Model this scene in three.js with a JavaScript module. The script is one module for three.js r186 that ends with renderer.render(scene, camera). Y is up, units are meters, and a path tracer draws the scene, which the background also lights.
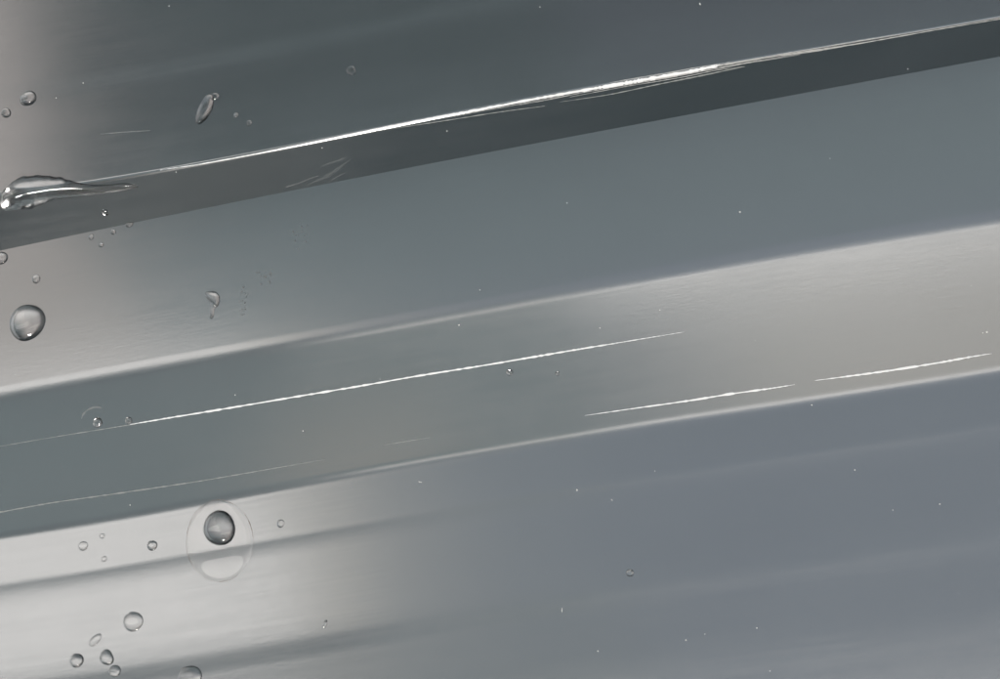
import * as THREE from 'three';
import { mergeGeometries } from 'three/addons/utils/BufferGeometryUtils.js';
import { ImprovedNoise } from 'three/addons/math/ImprovedNoise.js';

// ---------------------------------------------------------------- renderer, camera, sky, sun
const renderer = new THREE.WebGLRenderer({ antialias: true });
renderer.setSize(1024, 695);
renderer.toneMapping = THREE.LinearToneMapping;
renderer.toneMappingExposure = 6.45;              // exposed for the shade under the shelter
renderer.shadowMap.enabled = true;
const scene = new THREE.Scene();
const R = (d) => d * Math.PI / 180;
const FOV = 38, DIST = 0.255, PITCH = 10, YAW = -4.5, ROLL = -9;
const camera = new THREE.PerspectiveCamera(FOV, 1024 / 695, 0.01, 200);
const CM = new THREE.Matrix4().makeRotationZ(R(YAW))
  .multiply(new THREE.Matrix4().makeRotationX(R(PITCH)))
  .multiply(new THREE.Matrix4().makeRotationX(R(-90)))
  .multiply(new THREE.Matrix4().makeRotationZ(R(ROLL)));
camera.quaternion.setFromRotationMatrix(CM);
camera.position.set(0, 0, -1).transformDirection(CM).multiplyScalar(-DIST);
camera.updateMatrixWorld();

function overcast() {                             // an even, slightly warm overcast sky
  const w = 256, h = 128, a = new Float32Array(w * h * 4), n = new ImprovedNoise();
  for (let j = 0; j < h; j++) for (let i = 0; i < w; i++) {
    const el = (j + 0.5) / h * Math.PI - Math.PI / 2, az = (i + 0.5) / w * 2 * Math.PI;
    const s = Math.max(0, Math.sin(el)), c = Math.cos(el);
    const X = c * Math.cos(az), Z = c * Math.sin(az);
    const q = n.noise(X * 2.2, s * 2.2, Z * 2.2) * 0.06 + n.noise(X * 5, s * 5, Z * 5 + 7) * 0.03;
    const L = (0.5 + 0.5 * s) * (1 + q) * (el < 0 ? 0.6 : 1), k = (j * w + i) * 4;
    a[k] = L * 1.03; a[k + 1] = L; a[k + 2] = L * 0.965; a[k + 3] = 1;
  }
  const t = new THREE.DataTexture(a, w, h, THREE.RGBAFormat, THREE.FloatType);
  t.mapping = THREE.EquirectangularReflectionMapping; t.magFilter = THREE.LinearFilter; t.needsUpdate = true;
  return t;
}
scene.background = overcast(); scene.environment = scene.background;
const sun = new THREE.DirectionalLight(0xfff9f2, 0.7);
sun.position.set(-2.2, 10, 11); sun.target.position.set(0, 0, 0);
sun.castShadow = true; sun.shadow.radius = 22; sun.shadow.mapSize.set(2048, 2048);
Object.assign(sun.shadow.camera, { left: -8, right: 8, top: 8, bottom: -8, near: 0.5, far: 40 });
scene.add(sun, sun.target);

// ---------------------------------------------------------------- helpers
let seed = 7; const rnd = () => (seed = (seed * 16807) % 2147483647) / 2147483647;
const noise = new ImprovedNoise();
const used = {};
function numbered(n) { const k = used[n] = (used[n] ?? -1) + 1; return k ? `${n}_${String(k).padStart(3, '0')}` : n; }
function mesh(name, g, m, parent) {
  const o = new THREE.Mesh(g, m); o.castShadow = o.receiveShadow = true; parent.add(o);
  o.name = parent === scene ? numbered(name) : name; return o;
}
function tag(o, label, category, group, kind) {
  Object.assign(o.userData, label ? { label } : {}, category ? { category } : {}, group ? { group } : {}, kind ? { kind } : {}); return o;
}
const ty = Math.tan(R(FOV / 2)), tx = ty * 1000 / 679;
const ray = (x, y) => new THREE.Vector3((x / 500 - 1) * tx, (1 - y / 339.5) * ty, -1).normalize().transformDirection(CM);
const PX = DIST * 2 * ty / 679;                   // metres on the sheet per pixel of the photograph

// ---------------------------------------------------------------- the folded sheet as a height profile
const HA = 0.0185, HC = 0.009, HE = 0;
const NQ = 5, QS = 0.13;
function fit(points, h) {                         // where a fold runs: its z in sheet axes as a polynomial of x
  const A = Array.from({ length: NQ }, () => new Array(NQ + 1).fill(0));
  for (const [px, py] of points) {
    const d = ray(px, py), t = (h - camera.position.y) / d.y, X = (camera.position.x + d.x * t) / QS, Z = camera.position.z + d.z * t;
    for (let i = 0; i < NQ; i++) { A[i][NQ] += X ** i * Z; for (let j = 0; j < NQ; j++) A[i][j] += X ** (i + j); }
  }
  for (let i = 0; i < NQ; i++) A[i][i] += 1e-4;
  for (let i = 0; i < NQ; i++) for (let k = 0; k < NQ; k++) if (k !== i) { const f = A[k][i] / A[i][i]; for (let j = i; j <= NQ; j++) A[k][j] -= f * A[i][j]; }
  return A.map((row, i) => row[NQ] / row[i]);
}
const F = [
  fit([[150, 172], [250, 155], [400, 124], [540, 98], [640, 80], [740, 62], [860, 43], [1000, 19]], HA),
  fit([[0, 252], [170, 217], [335, 180], [500, 152], [660, 120], [830, 88], [1000, 57]], HC),
  fit([[0, 395], [170, 362], [330, 336], [500, 303], [640, 276], [820, 247], [1000, 219]], HC),
  fit([[0, 534], [170, 508], [330, 480], [500, 448], [640, 427], [760, 409], [1000, 371]], HE),
];
const K = F.map(f => f[0]);
const shift = (i, x) => { const q = 1.12 * Math.tanh(x / QS / 1.12 * (1 + 0.25 * Math.min(1, (x / QS) ** 4))); let v = 0; for (let n = 1; n < NQ; n++) v += F[i][n] * q ** n; return v; };
function bow(s, x) {
  if (s <= K[0]) return shift(0, x) * Math.max(0, 1 + (s - K[0]) / 0.12);
  if (s >= K[3]) return shift(3, x) * Math.max(0, 1 - (s - K[3]) / 0.14);
  let i = 0; while (s > K[i + 1]) i++;
  const t = (s - K[i]) / (K[i + 1] - K[i]);
  return shift(i, x) * (1 - t) + shift(i + 1, x) * t;
}
const mB = (HC - HA) / (K[1] - K[0]), mD = (HE - HC) / (K[3] - K[2]);
const bends = [[-0.22, mB * -1, 0.0015], [-0.2079, mB, 0.0015],    // out of frame: the far side of the rib
  [K[0], mB, 0.0006], [K[1], -mB, 0.00001], [K[2], mD, 0.0022], [K[3], -mD + 0.05, 0.0019],
  [0.19, -mB - 0.05, 0.0015], [0.1985, mB, 0.0015]];                       // out of frame: the next rib
const soft = (x, w) => x > w ? x : x < -w ? 0 : (x + w) * (x + w) / (4 * w);
const step = (s, a, b) => { const t = Math.max(0, Math.min(1, (s - a) / (b - a))); return t * t * (3 - 2 * t); };
const flute = (s, a, b) => { let v = 0; for (let k = -2; k <= 2; k++) { const t = Math.max(0, Math.min(1, (s + k * 0.0003 - a) / (b - a))); v += (1 - (1 - t) ** 2) / 5; } return v; };
function ripples(s) {                             // the shallow stiffening flutes rolled into the pan
  return -0.00032 * flute(s, 0.0402, 0.0472) + 0.00015 * step(s, 0.051, 0.064) - 0.00012 * step(s, 0.0652, 0.0712)
    + 0.00008 * step(s, 0.073, 0.084) - 0.00003 * step(s, 0.0845, 0.091)
    - 0.00020 * step(s, -0.086, -0.079) + 0.0002 * step(s, -0.079, -0.068);
}
let H0 = 0;
const h = (s) => { let v = H0; for (const [k, m, w] of bends) v += m * soft(s - k, w); return v + ripples(s); };
H0 = HA - h(K[0] - 0.02) ;
const wave = (x, s) => noise.noise(x * 9, 3.1, s * 16) * 0.00012 + noise.noise(x * 26, 8.2, s * 40) * 0.000022;
const at = (x, s) => new THREE.Vector3(x, h(s) + wave(x, s), s + bow(s, x));
function normalAt(x, s) {
  const e = 0.00008, a = at(x + e, s).sub(at(x - e, s)), b = at(x, s + e).sub(at(x, s - e));
  return b.cross(a).normalize();
}
function toS(x, z) { let s = z; for (let i = 0; i < 12; i++) s = z - bow(s, x); return s; }
function hit(px, py) {                            // the point of the sheet seen at a place in the photograph
  const d = ray(px, py), c = camera.position; let lo = (0.04 - c.y) / d.y, hi = (-0.02 - c.y) / d.y, prev = lo;
  const f = (t) => { const x = c.x + d.x * t, s = toS(x, c.z + d.z * t); return c.y + d.y * t - h(s) - wave(x, s); };
  for (let i = 1; i <= 80; i++) { const t = lo + (hi - lo) * i / 80; if (f(t) < 0) { hi = t; lo = prev; break; } prev = t; }
  for (let i = 0; i < 40; i++) { const m = (lo + hi) / 2; f(m) > 0 ? lo = m : hi = m; }
  const x = c.x + d.x * lo, s = toS(x, c.z + d.z * lo);
  return { x, s, p: at(x, s), n: normalAt(x, s) };
}

// ---------------------------------------------------------------- textures
function tex(n, fn, srgb) {
  const a = new Uint8Array(n * n * 4);
  for (let j = 0; j < n; j++) for (let i = 0; i < n; i++) { const c = fn(i, j), k = (j * n + i) * 4; a[k] = c[0]; a[k + 1] = c[1]; a[k + 2] = c[2]; a[k + 3] = 255; }
  const t = new THREE.DataTexture(a, n, n); t.wrapS = t.wrapT = THREE.RepeatWrapping; t.magFilter = THREE.LinearFilter; t.minFilter = THREE.LinearMipmapLinearFilter; t.generateMipmaps = true;
  if (srgb) t.colorSpace = THREE.SRGBColorSpace; t.needsUpdate = true; return t;
}
const grid = new Float32Array(512 * 512); for (let i = 0; i < grid.length; i++) grid[i] = rnd();
function vn(x, y, px, py) {                       // tiling value noise with px by py cells over the unit square
  x *= px; y *= py; const i = Math.floor(x), j = Math.floor(y); let u = x - i, v = y - j; u = u * u * (3 - 2 * u); v = v * v * (3 - 2 * v);
  const g = (a, b) => grid[(((b % py) + py) % py * 131 + ((a % px) + px) % px * 7 + px * 17) % grid.length];
  return (g(i, j) * (1 - u) + g(i + 1, j) * u) * (1 - v) + (g(i, j + 1) * (1 - u) + g(i + 1, j + 1) * u) * v;
}
const TN = 1024;
const peel = tex(TN, (i, j) => { const x = i / TN, y = j / TN; const v = 0.15 * vn(x, y, 24, 46) + 0.30 * vn(x, y, 61, 150) + 0.30 * vn(x, y, 120, 300) + 0.25 * vn(x, y, 30, 420); const c = 255 * v; return [c, c, c]; });
const rough = tex(TN, (i, j) => { const x = i / TN, y = j / TN; const v = 0.66 + 0.10 * vn(x, y, 7, 11) + 0.07 * vn(x, y, 40, 90) + 0.14 * vn(x, y, 5, 260); const c = 255 * v; return [c, c, c]; });
const coatCol = tex(TN, (i, j) => { const x = i / TN, y = j / TN; const v = 0.9 + 0.06 * vn(x, y, 9, 13) + 0.05 * vn(x, y, 260, 300); const sp = vn(x, y, 330, 330) > 0.965 ? 1.06 : 1; const c = 235 * v * sp; return [c, c, c]; });
for (const t of [peel, rough, coatCol]) t.repeat.set(9, 9);     // one tile is 11 cm

// ---------------------------------------------------------------- materials
const coated = new THREE.MeshPhysicalMaterial({ color: new THREE.Color().setRGB(0.020, 0.026, 0.030), roughness: 0.225, ior: 1.9, map: coatCol, roughnessMap: rough, bumpMap: peel, bumpScale: 0.0000045 });
const scuffed = new THREE.MeshStandardMaterial({ color: new THREE.Color().setRGB(0.36, 0.365, 0.37), roughness: 0.55 });
const faintScuff = new THREE.MeshStandardMaterial({ color: new THREE.Color().setRGB(0.095, 0.1, 0.098), roughness: 0.6 });
const worn = new THREE.MeshStandardMaterial({ color: new THREE.Color().setRGB(0.17, 0.17, 0.165), roughness: 0.5 });
const driedFilm = coated.clone(); driedFilm.map = driedFilm.bumpMap = driedFilm.roughnessMap = null; driedFilm.roughness = 0.23; driedFilm.color.setRGB(0.027, 0.033, 0.036);
const film = new THREE.MeshStandardMaterial({ color: new THREE.Color().setRGB(0.05, 0.056, 0.058), roughness: 0.5 });
const water = new THREE.MeshPhysicalMaterial({ color: 0xffffff, roughness: 0, transmission: 1, ior: 1.333, thickness: 0.003 });
const dustMat = new THREE.MeshStandardMaterial({ color: new THREE.Color().setRGB(0.4, 0.4, 0.385), roughness: 0.9 });
const limeMat = new THREE.MeshStandardMaterial({ color: new THREE.Color().setRGB(0.06, 0.042, 0.032), roughness: 0.8 });
const concrete = new THREE.MeshStandardMaterial({ color: new THREE.Color().setRGB(0.3, 0.29, 0.27), roughness: 0.9 });
const rendered = new THREE.MeshStandardMaterial({ color: new THREE.Color().setRGB(0.035, 0.058, 0.062), roughness: 0.9 });
const whitewash = new THREE.MeshStandardMaterial({ color: new THREE.Color().setRGB(0.42, 0.43, 0.42), roughness: 0.9 });
const timber = new THREE.MeshStandardMaterial({ color: new THREE.Color().setRGB(0.12, 0.085, 0.055), roughness: 0.8 });

// ---------------------------------------------------------------- setting outside the frame
const ground = mesh('ground', new THREE.PlaneGeometry(120, 120).rotateX(-Math.PI / 2), concrete, scene);
ground.position.y = -0.06; tag(ground, 'pale concrete yard under the grey sheet', null, null, 'structure');

const shelter = new THREE.Group(); shelter.name = 'shelter'; scene.add(shelter);
tag(shelter, 'open shelter with rooflight panels above the grey sheet', 'shelter');
const CH = 2.5;
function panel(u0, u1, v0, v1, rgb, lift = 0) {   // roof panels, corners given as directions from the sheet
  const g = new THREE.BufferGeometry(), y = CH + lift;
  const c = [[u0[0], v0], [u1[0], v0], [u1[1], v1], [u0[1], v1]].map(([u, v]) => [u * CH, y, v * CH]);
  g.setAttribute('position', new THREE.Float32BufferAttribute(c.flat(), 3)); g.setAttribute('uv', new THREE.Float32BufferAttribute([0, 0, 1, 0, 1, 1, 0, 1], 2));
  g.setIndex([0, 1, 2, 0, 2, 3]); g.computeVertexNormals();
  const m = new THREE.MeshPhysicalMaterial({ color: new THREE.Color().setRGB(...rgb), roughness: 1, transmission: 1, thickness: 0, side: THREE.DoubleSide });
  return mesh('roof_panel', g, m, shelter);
}
// far row, over the rib crest
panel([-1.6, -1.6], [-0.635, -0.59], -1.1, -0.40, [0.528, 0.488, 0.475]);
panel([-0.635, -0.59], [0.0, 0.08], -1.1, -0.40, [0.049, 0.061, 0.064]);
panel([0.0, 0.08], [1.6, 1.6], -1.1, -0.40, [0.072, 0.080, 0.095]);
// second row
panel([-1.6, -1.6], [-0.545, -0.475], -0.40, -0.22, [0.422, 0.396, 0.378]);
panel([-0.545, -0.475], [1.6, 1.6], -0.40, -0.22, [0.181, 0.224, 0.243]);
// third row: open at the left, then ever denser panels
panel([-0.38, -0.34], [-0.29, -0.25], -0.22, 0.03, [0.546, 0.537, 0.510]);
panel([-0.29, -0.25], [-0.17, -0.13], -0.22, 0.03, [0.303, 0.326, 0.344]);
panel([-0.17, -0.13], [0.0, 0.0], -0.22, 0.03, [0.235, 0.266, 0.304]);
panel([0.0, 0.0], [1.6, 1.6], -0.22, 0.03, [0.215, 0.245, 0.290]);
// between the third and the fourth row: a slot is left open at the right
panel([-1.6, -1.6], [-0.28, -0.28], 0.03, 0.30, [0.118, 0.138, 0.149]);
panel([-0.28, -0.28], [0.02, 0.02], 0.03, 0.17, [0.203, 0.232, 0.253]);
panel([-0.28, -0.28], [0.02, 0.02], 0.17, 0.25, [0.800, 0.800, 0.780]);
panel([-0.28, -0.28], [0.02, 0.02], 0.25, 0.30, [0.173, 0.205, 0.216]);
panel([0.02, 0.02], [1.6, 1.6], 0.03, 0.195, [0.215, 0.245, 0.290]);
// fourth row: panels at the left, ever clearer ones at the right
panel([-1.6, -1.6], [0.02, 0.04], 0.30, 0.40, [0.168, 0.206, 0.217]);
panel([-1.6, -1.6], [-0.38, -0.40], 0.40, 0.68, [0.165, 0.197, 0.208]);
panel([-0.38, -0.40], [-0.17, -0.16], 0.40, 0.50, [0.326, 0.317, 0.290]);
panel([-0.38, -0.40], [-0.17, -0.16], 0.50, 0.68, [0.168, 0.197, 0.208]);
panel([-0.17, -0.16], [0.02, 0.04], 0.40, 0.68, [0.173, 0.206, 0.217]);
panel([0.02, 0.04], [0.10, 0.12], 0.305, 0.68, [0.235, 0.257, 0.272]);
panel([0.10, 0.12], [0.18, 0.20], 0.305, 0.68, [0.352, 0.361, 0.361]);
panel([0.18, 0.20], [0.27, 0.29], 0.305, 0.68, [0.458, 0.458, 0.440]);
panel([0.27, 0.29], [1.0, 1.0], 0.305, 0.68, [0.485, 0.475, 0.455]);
// the opaque rest of the roof and the walls; one bay by the far wall is open to the sun
const boards = (x0, x1, z0, z1) => { const b = mesh('roof_board', new THREE.BoxGeometry(x1 - x0, 0.04, z1 - z0), timber, shelter); b.position.set((x0 + x1) / 2, CH + 0.05, (z0 + z1) / 2); };
boards(-6, 6, -6, -1.1 * CH); boards(-6, -0.50 * CH, 0.68 * CH, 3.7); boards(-0.50 * CH, 0.10 * CH, 0.68 * CH, 0.86 * CH); boards(0.10 * CH, 6, 0.68 * CH, 3.7); boards(-6, -1.6 * CH, -1.1 * CH, 0.68 * CH); boards(1.0 * CH, 6, -1.1 * CH, 0.68 * CH);
const wall = (x, z, w, d, m = timber) => { const b = mesh('wall', new THREE.BoxGeometry(w, CH + 0.09, d), m, shelter); b.position.set(x, (CH + 0.09) / 2 - 0.06, z); };
wall(2.65, 3.75, 6.8, 0.1, rendered); wall(-3.375, 3.75, 5.25, 0.1, whitewash); wall(0, -6.05, 12, 0.1); wall(6.05, -1.5, 0.1, 9);

for (const x of [-0.42, 0.42]) {
  const b = mesh('timber_batten', new THREE.BoxGeometry(0.06, 0.058, 0.7), timber, scene); b.position.set(x, -0.031, 0);
  tag(b, `rough timber batten under the ${x < 0 ? 'left' : 'right'} end of the grey sheet`, 'batten', 'battens under the sheet');
}

// ---------------------------------------------------------------- the sheet and its faces
const sheet = new THREE.Group(); sheet.name = 'profiled_metal_sheet'; scene.add(sheet);
tag(sheet, 'dark grey coated profiled metal sheet with scratched folds, wet with rain drops', 'metal sheet');
const XS = 0.6;
function face(name, s0, s1, ds, label) {
  const ns = Math.max(2, Math.ceil((s1 - s0) / ds)), nx = 180, pos = [], nor = [], uv = [], idx = [];
  for (let j = 0; j <= ns; j++) for (let i = 0; i <= nx; i++) {
    const t = i / nx * 2 - 1, x = XS * Math.sign(t) * (0.45 * Math.abs(t) + 0.55 * t * t), s = s0 + (s1 - s0) * j / ns, p = at(x, s), n = normalAt(x, Math.max(s0 + 0.0001, Math.min(s1 - 0.0001, s)));
    pos.push(p.x, p.y, p.z); nor.push(n.x, n.y, n.z); uv.push(x, s);
  }
  for (let j = 0; j < ns; j++) for (let i = 0; i < nx; i++) { const a = j * (nx + 1) + i, b = a + nx + 1; idx.push(a, b, a + 1, a + 1, b, b + 1); }
  const g = new THREE.BufferGeometry(); g.setAttribute('position', new THREE.Float32BufferAttribute(pos, 3)); g.setAttribute('normal', new THREE.Float32BufferAttribute(nor, 3)); g.setAttribute('uv', new THREE.Float32BufferAttribute(uv, 2)); g.setIndex(idx);
  const o = mesh(name, g, coated, sheet); if (label) o.userData.label = label; return o;
}
const r0 = 0.0012, r2 = 0.003, r3 = 0.0022;
face('pan', -0.38, -0.222, 0.01);
face('rib_wall', -0.222, -0.206, 0.0008);
face('rib_crest', -0.206, K[0] - r0, 0.0012, 'smooth upper flat with drops at its bright left end');
face('fold', K[0] - r0, K[0] + r0, 0.0001, 'upper fold with the long white scratch');
face('rib_wall', K[0] + r0, K[1], 0.0004, 'steep dark side of the rib');
face('ledge', K[1], K[2] - r2, 0.0008, 'broad flat between the dark rib side and the middle fold');
face('fold', K[2] - r2, K[2] + r2, 0.00015, 'middle fold with a soft bright edge');
face('web', K[2] + r2, K[3] - r3, 0.0006, 'sloping strip carrying the fine white scratches');
face('fold', K[3] - r3, K[3] + r3, 0.0001, 'lower fold with a sharp bright edge');
face('pan', K[3] + r3, 0.187, 0.0007, 'wide lower flat with shallow flutes');
face('rib_wall', 0.187, 0.205, 0.0008);
face('rib_crest', 0.205, 0.38, 0.01);

// ---------------------------------------------------------------- scratches: torn, whitened ridges of coating
function scratch(points, m, label, lift = 0.00003, name = 'scratch') {  // points: [px, py, width in px]
  const pos = [], idx = []; let rows = 0;
  const curve = new THREE.CatmullRomCurve3(points.map(([x, y, w]) => new THREE.Vector3(x, y, w)), false, 'catmullrom', 0.3);
  const len = points.slice(1).reduce((a, p, i) => a + Math.hypot(p[0] - points[i][0], p[1] - points[i][1]), 0), n = Math.max(6, Math.ceil(len / 3));
  for (let i = 0; i <= n; i++) {
    const q = curve.getPoint(i / n), a = curve.getTangent(i / n), l = Math.hypot(a.x, a.y), nx = -a.y / l, ny = a.x / l;
    const w = Math.max(0.05, q.z) * (0.55 + 0.9 * rnd()) / 2;
    for (const [o, up] of [[-1, -0.00002], [-0.45, lift], [0.1, lift * 1.6], [0.55, lift * 0.8], [1, -0.00002]]) {
      const c = hit(q.x + nx * o * w, q.y + ny * o * w), p = c.p.addScaledVector(c.n, up * (o === 1 || o === -1 ? 1 : 0.6 + 0.8 * rnd()) * Math.min(1, 0.4 + q.z / 3)); pos.push(p.x, p.y, p.z);
    }
    rows++;
  }
  for (let j = 0; j < rows - 1; j++) for (let i = 0; i < 4; i++) { const a = j * 5 + i, b = a + 5; idx.push(a, b, a + 1, a + 1, b, b + 1); }
  const g = new THREE.BufferGeometry(); g.setAttribute('position', new THREE.Float32BufferAttribute(pos, 3)); g.setIndex(idx); g.computeVertexNormals();
  const c = mesh(name, g, m, sheet); if (label) c.userData.label = label; return c;
}
scratch([[160, 170, 0.5], [200, 164, 0.8], [250, 155, 1.0], [330, 138.5, 1.3], [400, 124, 1.7], [470, 111, 2.3], [540, 98, 3.0], [600, 87.5, 3.8], [640, 80.5, 4.6], [690, 71.5, 4.2], [720, 65, 3]], scuffed, 'long white scratch running along the upper fold');
scratch([[715, 66, 2.2], [760, 58.5, 1.6], [800, 52.5, 1.6], [860, 43.5, 1.2], [930, 31, 1], [1000, 19, 0.8], [1020, 15, 0.7]], worn, 'thin grey end of the scratch on the upper fold');
for (const [x0, x1, d, w] of [[520, 700, 3.2, 0.8], [570, 745, 4.6, 0.7], [610, 730, -2.2, 0.8], [640, 800, 2.6, 0.9], [690, 850, 1.8, 0.7], [450, 560, 2.6, 0.6], [735, 900, -1.4, 0.6]]) {
  const p = []; for (let k = 0; k <= 6; k++) { const x = x0 + (x1 - x0) * k / 6; let lo = 0, hi = 300; for (let q = 0; q < 24; q++) { const m = (lo + hi) / 2; hit(x, m).s < K[0] ? lo = m : hi = m; } p.push([x, lo + d * (0.8 + 0.3 * rnd()), k % 6 ? w * (0.7 + 0.7 * rnd()) : 0.3]); }
  scratch(p, worn);
}
scratch([[560, 102, 0.4], [610, 94.5, 1.0], [660, 84, 1.3], [700, 76, 1.5], [745, 66.5, 0.6]], faintScuff, 'faint scuff just below the upper fold');
scratch([[375, 131, 0.4], [430, 123, 1.0], [500, 112, 1.1], [545, 106, 0.5]], faintScuff);
scratch([[-10, 448, 0.7], [60, 436, 0.8], [110, 428, 0.9], [135, 424, 1.1]], faintScuff, 'dull start of the fine scratch on the sloping strip');
scratch([[130, 424.5, 1.0], [165, 418.5, 1.6], [220, 409.5, 2.0], [300, 396, 2.2], [360, 386, 2.0], [420, 375.5, 1.9], [480, 366, 1.8], [530, 357.5, 2.2], [580, 349, 1.9], [620, 342.5, 1.1], [650, 337.5, 0.8], [684, 332, 0.4]], scuffed, 'fine white scratch across the middle of the sloping strip');
scratch([[585, 415.5, 0.4], [630, 409, 1.2], [690, 400.5, 2.0], [730, 394, 2.4], [770, 388.5, 1.8], [795, 384.5, 0.4]], scuffed, 'short white scratch nearest the middle of the lower fold');
scratch([[815, 380.5, 0.4], [850, 376, 1.8], [890, 370.5, 2.2], [940, 362.5, 2.1], [970, 357, 1.7], [992, 353.5, 0.4]], scuffed, 'short white scratch at the right end of the sloping strip');
scratch([[-10, 514, 1.6], [50, 503, 1.4], [120, 493, 1.4], [200, 481, 1.1], [270, 469, 0.9], [325, 459.5, 0.4]], faintScuff, 'dull grey scratch at the lower left of the sloping strip');
scratch([[383, 445, 0.4], [405, 441.5, 1.0], [430, 437.5, 0.4]], faintScuff);
scratch([[100, 134, 0.3], [125, 132, 0.9], [150, 130.5, 0.3]], faintScuff);

// ---------------------------------------------------------------- dried water marks
function ring(px, py, rx, ry, w, m, label) {
  const pos = [], idx = [], n = 90;
  for (let i = 0; i < n; i++) {
    const a = i / n * 2 * Math.PI, k = 1 + 0.009 * Math.sin(3 * a + 1) + 0.005 * Math.sin(7 * a), ww = w * (0.25 + 0.9 * rnd()) * Math.max(0.12, 0.75 + 1.1 * noise.noise(i * 0.13, 4.4, 1));
    for (const [o, up] of [[-0.5, -0.00001], [0, 0.00002], [0.5, -0.00001]]) { const c = hit(px + Math.cos(a) * (rx + o * ww) * k, py + Math.sin(a) * (ry + o * ww) * k), p = c.p.addScaledVector(c.n, up); pos.push(p.x, p.y, p.z); }
  }
  for (let i = 0; i < n; i++) for (let j = 0; j < 2; j++) { const a = i * 3 + j, b = (i + 1) % n * 3 + j; idx.push(a, a + 1, b, a + 1, b + 1, b); }
  const g = new THREE.BufferGeometry(); g.setAttribute('position', new THREE.Float32BufferAttribute(pos, 3)); g.setIndex(idx); g.computeVertexNormals();
  const o = mesh('water_mark', g, m, sheet); if (label) o.userData.label = label; return o;
}
{                                                 // the thin wet film that the ring bounds
  const pos = [], idx = [], nr = 16, na = 72, top = (q) => 0.00009 * (1 - q ** 10);
  for (const side of [1, -1]) for (let j = 0; j <= nr; j++) for (let i = 0; i < na; i++) {
    const q = j / nr, a = i / na * 2 * Math.PI, c = hit(219.5 + Math.cos(a) * 33 * q, 541 + Math.sin(a) * 40.5 * q), p = c.p.addScaledVector(c.n, side > 0 ? top(q) : -0.00004); pos.push(p.x, p.y, p.z);
  }
  const B = (nr + 1) * na, quad = (a, b, c, d) => idx.push(a, b, c, b, d, c);
  for (let j = 0; j < nr; j++) for (let i = 0; i < na; i++) { const a = j * na + i, b = j * na + (i + 1) % na; quad(a, b, a + na, b + na); quad(B + b, B + a, B + b + na, B + a + na); }
  for (let i = 0; i < na; i++) { const a = nr * na + i, b = nr * na + (i + 1) % na; quad(a, b, B + a, B + b); }
  const g = new THREE.BufferGeometry(); g.setAttribute('position', new THREE.Float32BufferAttribute(pos, 3)); g.setIndex(idx); g.computeVertexNormals();
  tag(mesh('water_film', g, water, scene), 'thin wet film around the big ringed drop below the lower fold', 'water film');
}
ring(219.5, 541, 33.5, 41, 0.75, limeMat, 'thin brown ring dried around the drop under the lower fold');
for (const [cx, cy, r0] of [[97, 420, 13]]) { const p = []; for (let k = 0; k <= 8; k++) { const a = R(185 + k * 13); p.push([cx + r0 * 1.2 * Math.cos(a), cy + r0 * Math.sin(a), k % 8 ? 1.6 + rnd() : 0.4]); } scratch(p, film, null, 0.00001, 'water_mark'); }
function blotch(px, py, rx, ry, turn, count, size, m, label) {  // dried residue: a scatter of tiny flat crusts
  const gs = [];
  for (let i = 0; i < count; i++) {
    const a = rnd() * 6.283, r = Math.sqrt(rnd()), ca = Math.cos(turn), sa = Math.sin(turn), X = Math.cos(a) * r * rx, Y = Math.sin(a) * r * ry;
    const c = hit(px + X * ca - Y * sa, py + X * sa + Y * ca), g = new THREE.SphereGeometry(size * PX * (0.4 + rnd()), 7, 4);
    g.scale(1, 0.12, 0.5 + 0.6 * rnd()); g.rotateY(rnd() * 3);
    g.applyQuaternion(new THREE.Quaternion().setFromUnitVectors(new THREE.Vector3(0, 1, 0), c.n)); g.translate(c.p.x, c.p.y, c.p.z); gs.push(g);
  }
  const o = mesh('residue', mergeGeometries(gs), m, sheet); o.userData.kind = 'stuff'; if (label) o.userData.label = label; return o;
}
for (const p of [[[306, 186, 0.6], [314, 182, 2.4], [324, 178, 5], [335, 171, 5.5], [343, 165, 3], [351, 159, 0.6]], [[322, 166, 0.5], [331, 163, 3], [340, 160, 2.4], [347, 157, 0.6]], [[328, 183, 0.5], [337, 177, 2.6], [345, 173, 0.6]], [[286, 187, 0.4], [297, 184, 2], [309, 179, 1.6], [318, 176, 0.5]]])
  scratch(p, driedFilm, 'pale smear across the dark side of the rib', 0.000005, 'residue');
blotch(264, 277, 9, 8, 0, 22, 0.9, film); blotch(244, 300, 5, 16, 0.2, 20, 0.9, film); blotch(300, 235, 8, 16, 0.3, 16, 0.8, film);

// ---------------------------------------------------------------- rain drops
const up = new THREE.Vector3(0, 1, 0);
function dropGeometry(r, hgt, kx, kz, wob, ph) {  // a water cap with a steep rim and a flat foot
  const pts = [new THREE.Vector2(0.00001, -0.00008), new THREE.Vector2(r * 0.98, -0.00008)], n = 30;
  for (let i = 0; i <= n; i++) { const a = Math.PI / 2 * i / n, q = Math.cos(a); pts.push(new THREE.Vector2(Math.max(1e-6, r * q), hgt * Math.pow(Math.max(0, 1 - Math.pow(q, 2.5)), 0.62))); }
  const g = new THREE.LatheGeometry(pts, 56), p = g.attributes.position;
  for (let i = 0; i < p.count; i++) { const a = Math.atan2(p.getZ(i), p.getX(i)), k = 1 + wob * (Math.sin(2 * a + ph) + 0.6 * Math.sin(3 * a + 2 * ph)); p.setX(i, p.getX(i) * k * kx); p.setZ(i, p.getZ(i) * k * kz); }
  g.computeVertexNormals(); return g;
}
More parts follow.
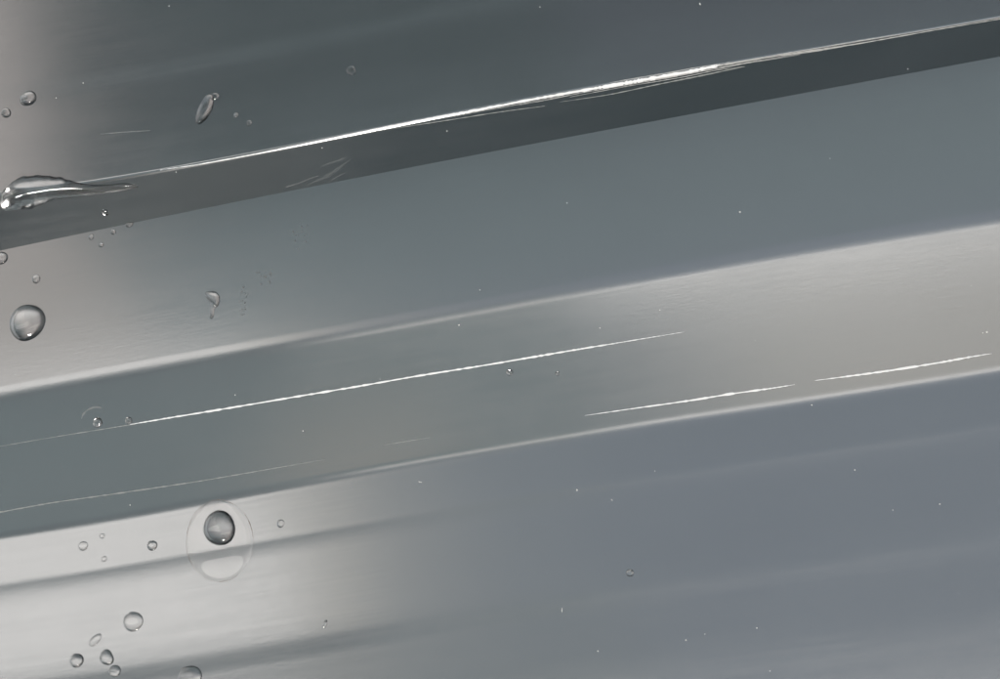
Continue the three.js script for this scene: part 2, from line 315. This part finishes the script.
// under water the coating mirrors less: its index against water, not against air
const wetCoat = coated.clone(); wetCoat.ior = 1.78;
function drop(px, py, r, label, o = {}) {
  const c = hit(px, py), R1 = r * PX * c.p.distanceTo(camera.position) / DIST;
  const m = mesh('water_drop', dropGeometry(R1, R1 * (o.h ?? 0.55) * 0.8, o.kx ?? 1, o.kz ?? 1, o.wob ?? 0.04, px), water, scene);
  if (o.wet) {
    const foot = new THREE.CircleGeometry(R1 * 0.97, 40).rotateX(-Math.PI / 2); foot.translate(0, 0.0001, 0); foot.scale(o.kx ?? 1, 1, o.kz ?? 1);
    mesh('wetted_coating', foot, wetCoat, m);
  }
  m.quaternion.setFromUnitVectors(up, c.n).multiply(new THREE.Quaternion().setFromAxisAngle(up, o.turn ?? 0)); m.position.copy(c.p);
  return tag(m, label, 'water drop', 'water drops on the metal sheet');
}
drop(28, 98.5, 7.6, 'round clear drop on the bright upper left corner of the sheet', { kz: 0.9 });
drop(6, 113, 4.5, 'small clear drop beside the left edge, below the larger corner drop', { h: 0.4 });
drop(351, 70.5, 4.6, 'lone small ring-shaped drop on the dark upper flat', { h: 0.3 });
drop(205, 109, 13, 'slanted long drop on the dark upper flat, bright at its lower tip', { kx: 0.52, kz: 1.15, turn: -0.5, h: 0.45, wob: 0.06 });
drop(214, 96.5, 3.5, 'tiny drop touching the upper tip of the slanted long drop', { h: 0.4, kx: 1.4 });
drop(236, 115, 2.4, 'tiny dark drop right of the slanted long drop', { h: 0.9 });
drop(249, 123, 2.8, 'tiny flat drop lower right of the slanted long drop', { h: 0.3 });
drop(27, 322.5, 16.6, 'largest round drop, on the broad flat at the left edge above the middle fold', { kx: 0.96, kz: 1.06, h: 0.52, turn: -0.6 });
drop(1, 258, 6, 'drop cut by the left edge just below the dark rib side', { h: 0.5 });
drop(36, 279, 4, 'small flat drop above the largest round drop', { h: 0.3 });
drop(97.5, 422.5, 4.6, 'larger of two neighbouring drops touching the fine scratch', { h: 0.55 });
drop(128.5, 420.5, 3.4, 'smaller of two neighbouring drops touching the fine scratch', { h: 0.5 });
drop(219.5, 528, 15.6, 'big round drop inside the brown ring below the lower fold', { kz: 1.04, h: 0.55, wet: 1 });
drop(83, 546, 4.4, 'faint flat drop farthest left in the bright strip below the lower fold', { h: 0.18 });
drop(102, 536, 2.4, 'tiny faint drop above the left part of the bright strip', { h: 0.2 });
drop(104, 559, 2.6, 'tiny faint drop at the upper edge of the grey flute', { h: 0.2 });
drop(152, 545.5, 4.8, 'small drop left of the ringed drop, in the bright strip', { h: 0.4 });
drop(280.5, 523.5, 3.8, 'small faint drop right of the ringed drop', { h: 0.22 });
drop(133, 621.5, 9, 'flat wide drop with a dark core near the bottom left', { h: 0.2 });
drop(95, 640, 5.5, 'smudged long flat drop lower left of the wide flat drop', { h: 0.15, kx: 1.2, kz: 0.7, turn: 0.7 });
drop(76.5, 660.5, 6.2, 'leftmost drop of the cluster at the bottom edge', { h: 0.42 });
drop(106.5, 657.5, 6.6, 'topmost lumpy drop of the cluster at the bottom edge', { h: 0.42, wob: 0.09 });
drop(114.5, 671, 5.4, 'lowest drop of the cluster at the bottom edge', { h: 0.35 });
drop(190, 677, 10.5, 'wide flat drop cut by the bottom edge', { h: 0.28, wob: 0.05 });
drop(509.5, 372.5, 3.4, 'left one of two tiny drops below the middle of the fine scratch', { h: 0.6 });
drop(557.5, 373.5, 2.2, 'right one of two tiny drops below the middle of the fine scratch', { h: 0.6 });
drop(630, 573, 3.6, 'lone tiny drop on the grey right half of the lower flat', { h: 0.7 });
drop(325, 624, 3, 'tiny dark drop at the right end of the bright lower flat', { h: 0.6, kx: 0.6, kz: 1.3, turn: -0.5 });
drop(105, 212.5, 3.2, 'tiny bright drop below the tongue of water on the rib side', { h: 0.5 });
drop(113, 232, 2.6, 'rightmost of the tiny drops where the rib side meets the flat', { h: 0.5 });
drop(91, 237, 2.6, 'leftmost of the tiny drops where the rib side meets the flat', { h: 0.5 });
drop(101, 245, 2.4, 'lowest of the tiny drops where the rib side meets the flat', { h: 0.5 });
drop(129, 224, 3, 'tiny drop highest along the foot of the dark rib side', { h: 0.45, kx: 1.3 });

function waterTube(spine, label) {                // a tongue of water lying along a line: [px, py, half width px, height px]
  const curve = new THREE.CatmullRomCurve3(spine.map(([x, y, w]) => new THREE.Vector3(x, y, w))), ch = new THREE.CatmullRomCurve3(spine.map(([x, , , hh]) => new THREE.Vector3(x, hh, 0)));
  const n = 70, k = 18, pos = [], idx = [];
  for (let i = 0; i <= n; i++) {
    const t = i / n, q = curve.getPoint(t), a = curve.getTangent(t), l = Math.hypot(a.x, a.y) || 1, nx = -a.y / l, ny = a.x / l, H = Math.max(0.02, ch.getPoint(t).y) * PX, w = Math.max(0.05, q.z * (1 + 0.22 * noise.noise(i * 0.11, 3.3, q.x * 0.02) + 0.12 * noise.noise(i * 0.4, 9.1, 2)));
    const A = hit(q.x - nx * w, q.y - ny * w), B = hit(q.x + nx * w, q.y + ny * w), C = hit(q.x, q.y), N = A.n.clone().add(B.n).add(C.n).normalize();
    for (let j = 0; j < k; j++) {
      const b = j / k * 2 * Math.PI, e = -Math.cos(b), c = hit(q.x + nx * w * e, q.y + ny * w * e), y = Math.sin(b);
      const p = c.p.addScaledVector(N, y >= 0 ? H * y ** 0.8 : -0.00015 * -y); pos.push(p.x, p.y, p.z);
    }
  }
  for (let i = 0; i < n; i++) for (let j = 0; j < k; j++) { const a = i * k + j, b = i * k + (j + 1) % k; idx.push(a, b, a + k, b, b + k, a + k); }
  const c0 = pos.length / 3; for (const i of [0, n]) { const m = new THREE.Vector3(); for (let j = 0; j < k; j++) m.add(new THREE.Vector3(...pos.slice((i * k + j) * 3, (i * k + j) * 3 + 3))); m.divideScalar(k); pos.push(m.x, m.y, m.z); }
  for (let j = 0; j < k; j++) { idx.push(c0, (j + 1) % k, j); idx.push(c0 + 1, n * k + j, n * k + (j + 1) % k); }
  const g = new THREE.BufferGeometry(); g.setAttribute('position', new THREE.Float32BufferAttribute(pos, 3)); g.setIndex(idx); g.computeVertexNormals();
  return tag(mesh('water_drop', g, water, scene), label, 'water drop', 'water drops on the metal sheet');
}
waterTube([[2, 207, 2, 2], [8, 202, 9, 14], [20, 195, 14, 16.5], [38, 190, 15, 12.5], [55, 188, 12, 8.5], [70, 189, 8, 5.5], [90, 190, 5, 3.6], [110, 188.5, 4, 2.8], [126, 186.5, 3.6, 2.4], [138, 186.5, 1, 0.6]], 'long tongue of water clinging to the left end of the upper fold');
waterTube([[206, 293, 1.5, 1], [209, 295, 4.5, 3], [213, 297, 6, 3.5], [215, 302, 4.5, 3], [212.5, 307, 2.6, 2], [212, 312, 2.2, 2.2], [211.5, 316, 2, 1.8], [211, 319, 0.4, 0.3]], 'screw-shaped drop with a short tail hanging on the broad flat');

// ---------------------------------------------------------------- dust
{
  const gs = [];
  const speck = (px, py, r, k = 1, turn = 0) => {
    const c = hit(px, py), g = new THREE.IcosahedronGeometry(r * PX * 0.7, 1); const p = g.attributes.position;
    for (let i = 0; i < p.count; i++) { const f = 0.8 + 0.4 * noise.noise(p.getX(i) * 9e3 + px, p.getY(i) * 9e3, p.getZ(i) * 9e3); p.setXYZ(i, p.getX(i) * f, p.getY(i) * f * 0.7, p.getZ(i) * f * k); }
    g.rotateY(turn); g.applyQuaternion(new THREE.Quaternion().setFromUnitVectors(up, c.n)); g.translate(c.p.x, c.p.y, c.p.z); g.computeVertexNormals(); gs.push(g);
  };
  for (const [x, y, r, k, t] of [[855, 470, 1.1], [893, 510, 0.8], [940, 504, 1.1], [577, 490, 0.9, 2, 0], [562, 610, 0.5, 8, -0.2], [598, 651, 1.1], [686, 640, 1.2], [757, 628, 0.9], [705, 634, 0.6], [770, 671, 0.7], [740, 212, 0.8, 2, 1.3], [987, 332, 1.3], [983, 333, 0.7], [812, 405, 1.1], [447, 131, 0.9], [567, 203, 0.8], [540, 7, 0.8], [459, 325, 1.2], [420, 482, 0.5, 6, 1.2], [908, 69, 0.8], [700, 4, 0.9, 2.5, 0.2], [322, 148, 0.9], [176, 172, 1], [169, 6, 0.9], [83, 83, 1], [56, 98, 1], [480, 290, 0.8], [600, 328, 0.8], [660, 310, 0.7], [130, 505, 1], [235, 395, 0.9], [303, 431, 1], [612, 500, 0.6, 3, 0.5], [655, 471, 0.6]]) speck(x, y, r, k, t);
  for (let i = 0; i < 8; i++) speck(rnd() * 1000, rnd() * 679, 0.2 + 0.2 * rnd(), 1 + rnd());
  tag(mesh('dust', mergeGeometries(gs), dustMat, scene), 'tiny pale dust specks scattered over the whole sheet', 'dust', null, 'stuff');
}
renderer.render(scene, camera);
